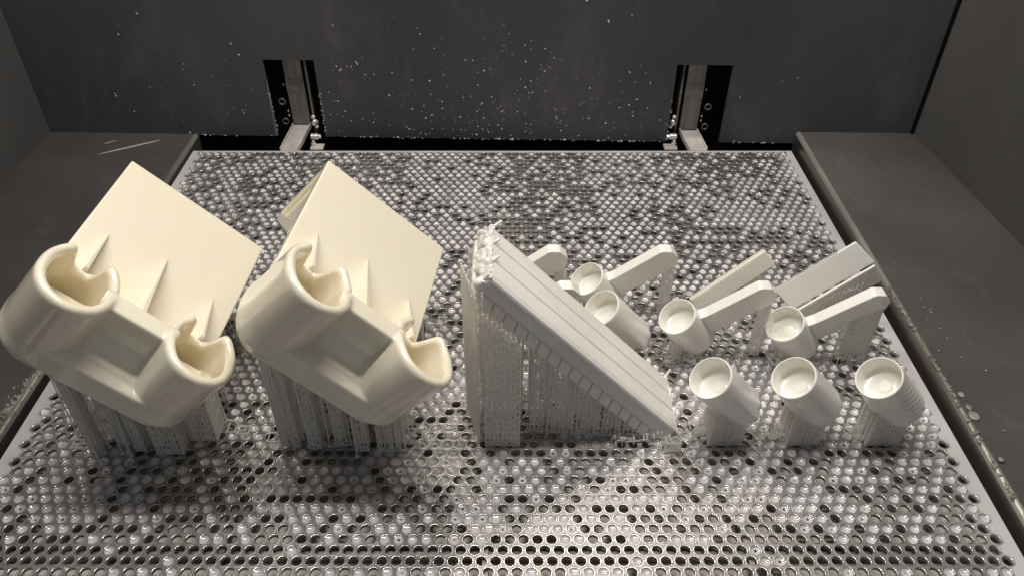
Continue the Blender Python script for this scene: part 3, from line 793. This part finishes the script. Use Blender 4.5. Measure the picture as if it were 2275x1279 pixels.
for lab,k,m,wv,cr,fl in cups:
    if m is None: m=CAM+ray(1334,684)*545; m=m.copy()
    t=thing('measuring_cup',(m[0]+14,m[1]+5,0),('white resin '+lab.replace('white ','').replace('small ','')) ,'cup','handleless printed cups')
    t['label']={'k1':'white resin cup with a creased right side, first of the three in the front row','k2':'smooth white resin cup in the middle of the front row of three cups','k3':'white resin cup with wavy ridges down its side, nearest the right platform edge','k0':'white resin cup half hidden behind the sloping ribbed slab'}[k]
    R,Ln=(13.6,44) if k!='k0' else (14.4,47)
    cup_mesh(m,aK,R,Ln,wave=wv,crease=cr,flare=.03+fl).build('cup_wall',M_cup,t,smooth=True)
    la=Lat(); und=cup_under(m,aK,R,Ln); bx,by=(m-aK*Ln*.62)[:2]
    for dy in(-10,-6,-1,5): la.panel((bx-10,by+dy),(bx+14,by+dy+1),und,step=2.4,dz=3.2,r=.42,fill=.97,cut=1.5)
    for dx in(-9,-3,4,11): la.panel((bx+dx,by-10),(bx+dx,by+8),und,step=2.6,dz=3.4,fill=.97,cut=1.5)
    la.scraps(bx,by-3,13,7,5,34); la.scraps(bx-16,by-2,6,7,6,22)
    if k!='k0':
        for q in range(3):
            x=bx-20+q*3.2; la.m.prism([(x,by-6+q,1),(x+5,by-4+q,2),(x+6,by-1,12-q*2),(x+2,by-3,10)],(0,.2,0))
        la.r.blob((bx-3,by-6,4.5),(6,4,4.5),10,6,None,.18); la.r.blob((bx+8,by-6,5),(6,4,5),10,6,None,.18); la.r.blob((bx+2,by-2,6),(9,6,5),10,6,None,.15)
    la.build(t)
aS=unit((-.56,-.25,.79))
m3=CAM+ray(1503,702)*530; tip3=v3(187.5,401,58)
m2=CAM+ray(1302,619)*568
tip2=m2+(tip3-m3)
scoops=[('s3',m3,tip3,'white resin scoop right of the slab, its handle just before the knurled stick'),
 ('s4',CAM+ray(1742,718)*530,None,'white resin scoop nearest the right platform edge, before the angle piece'),
 ('s2',m2,None,'white resin scoop farthest back whose whole cup and handle show'),
 ('s1',m2-v3(79,0,0),None,'white resin scoop behind the slab with only its handle rising above the slab'),
 ('s5',m3-v3(131,0,0),None,'white resin scoop behind the slab with only its rounded handle end peeping out')]
for k,m,tip,lab in scoops:
    if tip is None: tip=m+(tip3-m3)*(1.03 if k=='s4' else 1.0)
    t=thing('scoop',(m[0]+12,m[1]+5,0),lab,'scoop','printed scoops with handles')
    R=13.5; Ln=36
    cup_mesh(m,aS,R,Ln,wave=0,crease=.12,flare=.0,knob=(k=='s4'),dep=11).build('bowl',M_cup,t,smooth=True)
    start=m-aS*22; h=unit(tip-start); wd=unit(aS-h*(aS@h)); th=np.cross(h,wd)
    Lh=np.linalg.norm(tip-start)
    W=10.8; T2=3.8
    prof=rounded_poly([(12.3,-W-.5),(14,-W),(Lh-1,-W),(Lh+5,-W+6),(Lh+5,W-6),(Lh,W),(19,W),(15,W+.9),(12.3,W+2)],[.5,1,5,3.5,3.5,4,2,1,.5],4)
    mb=MB(); mb.prism([start+h*a+wd*b-th*T2 for a,b in prof],th*2*T2); mb.build('handle',M_cup,t,bevel=2.0,seg=4)
    la=Lat(); und=cup_under(m,aS,R,Ln); bx,by=(m-aS*Ln*.6)[:2]
    if k not in('s1',):
        for dy in(-9,-3,4): la.panel((bx-11,by+dy),(bx+12,by+dy),und,step=2.8,dz=3.2,fill=.35,cut=2)
        for dx in(-9,0,9): la.panel((bx+dx,by-9),(bx+dx,by+8),und,step=2.8,dz=3.2,fill=.35,cut=2)
        la.scraps(bx-4,by-10,14,6,6,80)
    lowtip=tip-wd*W*.9-h*4
    if k=='s4':
        def ht(x,y,s=start,hh=h,w_=wd): 
            l=((x-s[0]))/hh[0]; return (s+hh*l-w_*W)[2]-.5
        x1=lowtip[0]+2; la.panel((x1-20,lowtip[1]-4),(x1,lowtip[1]-4),ht,step=1.9,dz=4,fill=.93,cut=5); la.panel((x1-18,lowtip[1]+3),(x1,lowtip[1]+3),ht,step=2.2,dz=4,fill=.9,cut=6)
        la.panel((x1-19,lowtip[1]-4),(x1-14,lowtip[1]+6),ht,step=2,dz=4,fill=.9); la.panel((x1,lowtip[1]-4),(x1+1,lowtip[1]+4),ht,step=2,dz=4,fill=.9)
        la.scraps(x1-12,lowtip[1]-5,12,4,5,40)
    else: la.column(lowtip[0],lowtip[1],lowtip[2]+1,4.3)
    la.build(t)

# ------------------------------------------------------------------ knurled stick
tp=on_y(1704,574,466); dr=unit((-45.6,-11,-32.2))
st=thing('knurled_stick',(tp[0]-25,tp[1],0),'flat ivory stick with dotted knurled face behind a scoop','printed stick')
wd=unit(np.cross(dr,v3(0,1,0))); wd=unit(v3(.42,-.30,-.75)-dr*(v3(.42,-.30,-.75)@dr)); th=np.cross(dr,wd)
if th[1]>0: th=-th
mb=MB(); pr=rounded_poly([(-2,-7.3),(64,-7.3),(64,7.3),(-2,7.3)],1.2,3); mb.prism([tp+dr*a+wd*b-th*3.2 for a,b in pr],th*6.4); mb.build('stick_body',M_ridge,st,bevel=1.6,seg=3)
mb=MB()
for i in range(30):
    for j in range(5):
        c=tp+dr*(11+i*1.55+(j%2)*.8)+wd*(-4.6+j*1.75)+th*3.2
        mb.blob(c,.45,5,4)
mb.build('knurled_dots',M_cup,st,smooth=True,kind='stuff')
la=Lat()
def stt(x,y): l=(x-tp[0])/dr[0]; return max(0,(tp+dr*l)[2]-5)
la.panel((tp[0]-14,tp[1]-2),(tp[0]+1,tp[1]-2),stt,step=2.4,dz=4,fill=.95,cut=12); la.panel((tp[0]-50,tp[1]-6),(tp[0]-24,tp[1]-4),stt,step=2.4,dz=4,fill=.9,cut=4)
la.scraps(tp[0]-48,tp[1]-8,12,5,8,40); la.build(st)

# ------------------------------------------------------------------ angle piece with serrated edge
q0=on_y(1903,537,452); q0r=on_y(1944,583,445); q1r=on_y(1957,618,449)
dr=unit(v3(-53.2,-12,-33.4)); LN=66
an=thing('angle_strip',(q0[0]-30,q0[1],0),'ivory angle strip with serrated upper edge reaching over the right platform edge','printed strip')
def quadstrip(a,b,th,l0,l1,name):
    nrm=unit(np.cross(b-a,dr))
    if nrm[2]<0: nrm=-nrm
    mb=MB(); mb.prism([a+dr*l0,b+dr*l0,b+dr*l1,a+dr*l1],-nrm*th); return mb.build(name,M_bar,an,bevel=.9,seg=3)
A_=q0; B_=q0r+0*(q0r-q0)
quadstrip(A_,B_,2.6,0,LN,'upper_face'); quadstrip(B_+dr*.3-v3(0,-.3,1.2),q1r+dr*.3-v3(0,0,1),2.2,0,LN,'lower_face')
mb=MB(); e=unit(A_-B_); nrm=unit(np.cross(B_-A_,dr)); nrm=nrm if nrm[2]>0 else -nrm
for i in range(30):
    c=A_+dr*(15+i*1.8); mb.prism([c,c+dr*1.2,c+dr*.6+e*1.3],-nrm*2)
mb.build('serration',M_bar,an,kind='stuff')
la=Lat()
def ant(x,y): l=(x-B_[0])/dr[0]; return max(0,(B_+dr*l)[2]-7)
la.panel((B_[0]-62,B_[1]-4),(B_[0]-4,B_[1]-3),ant,step=2.6,dz=4,fill=.8,cut=5,r=.45); la.panel((B_[0]-50,B_[1]-9),(B_[0]-8,B_[1]-8),ant,step=3,dz=4,fill=.5,cut=6)
la.build(an)
for o in scene.objects:
    if '_w' in o: del o['_w']
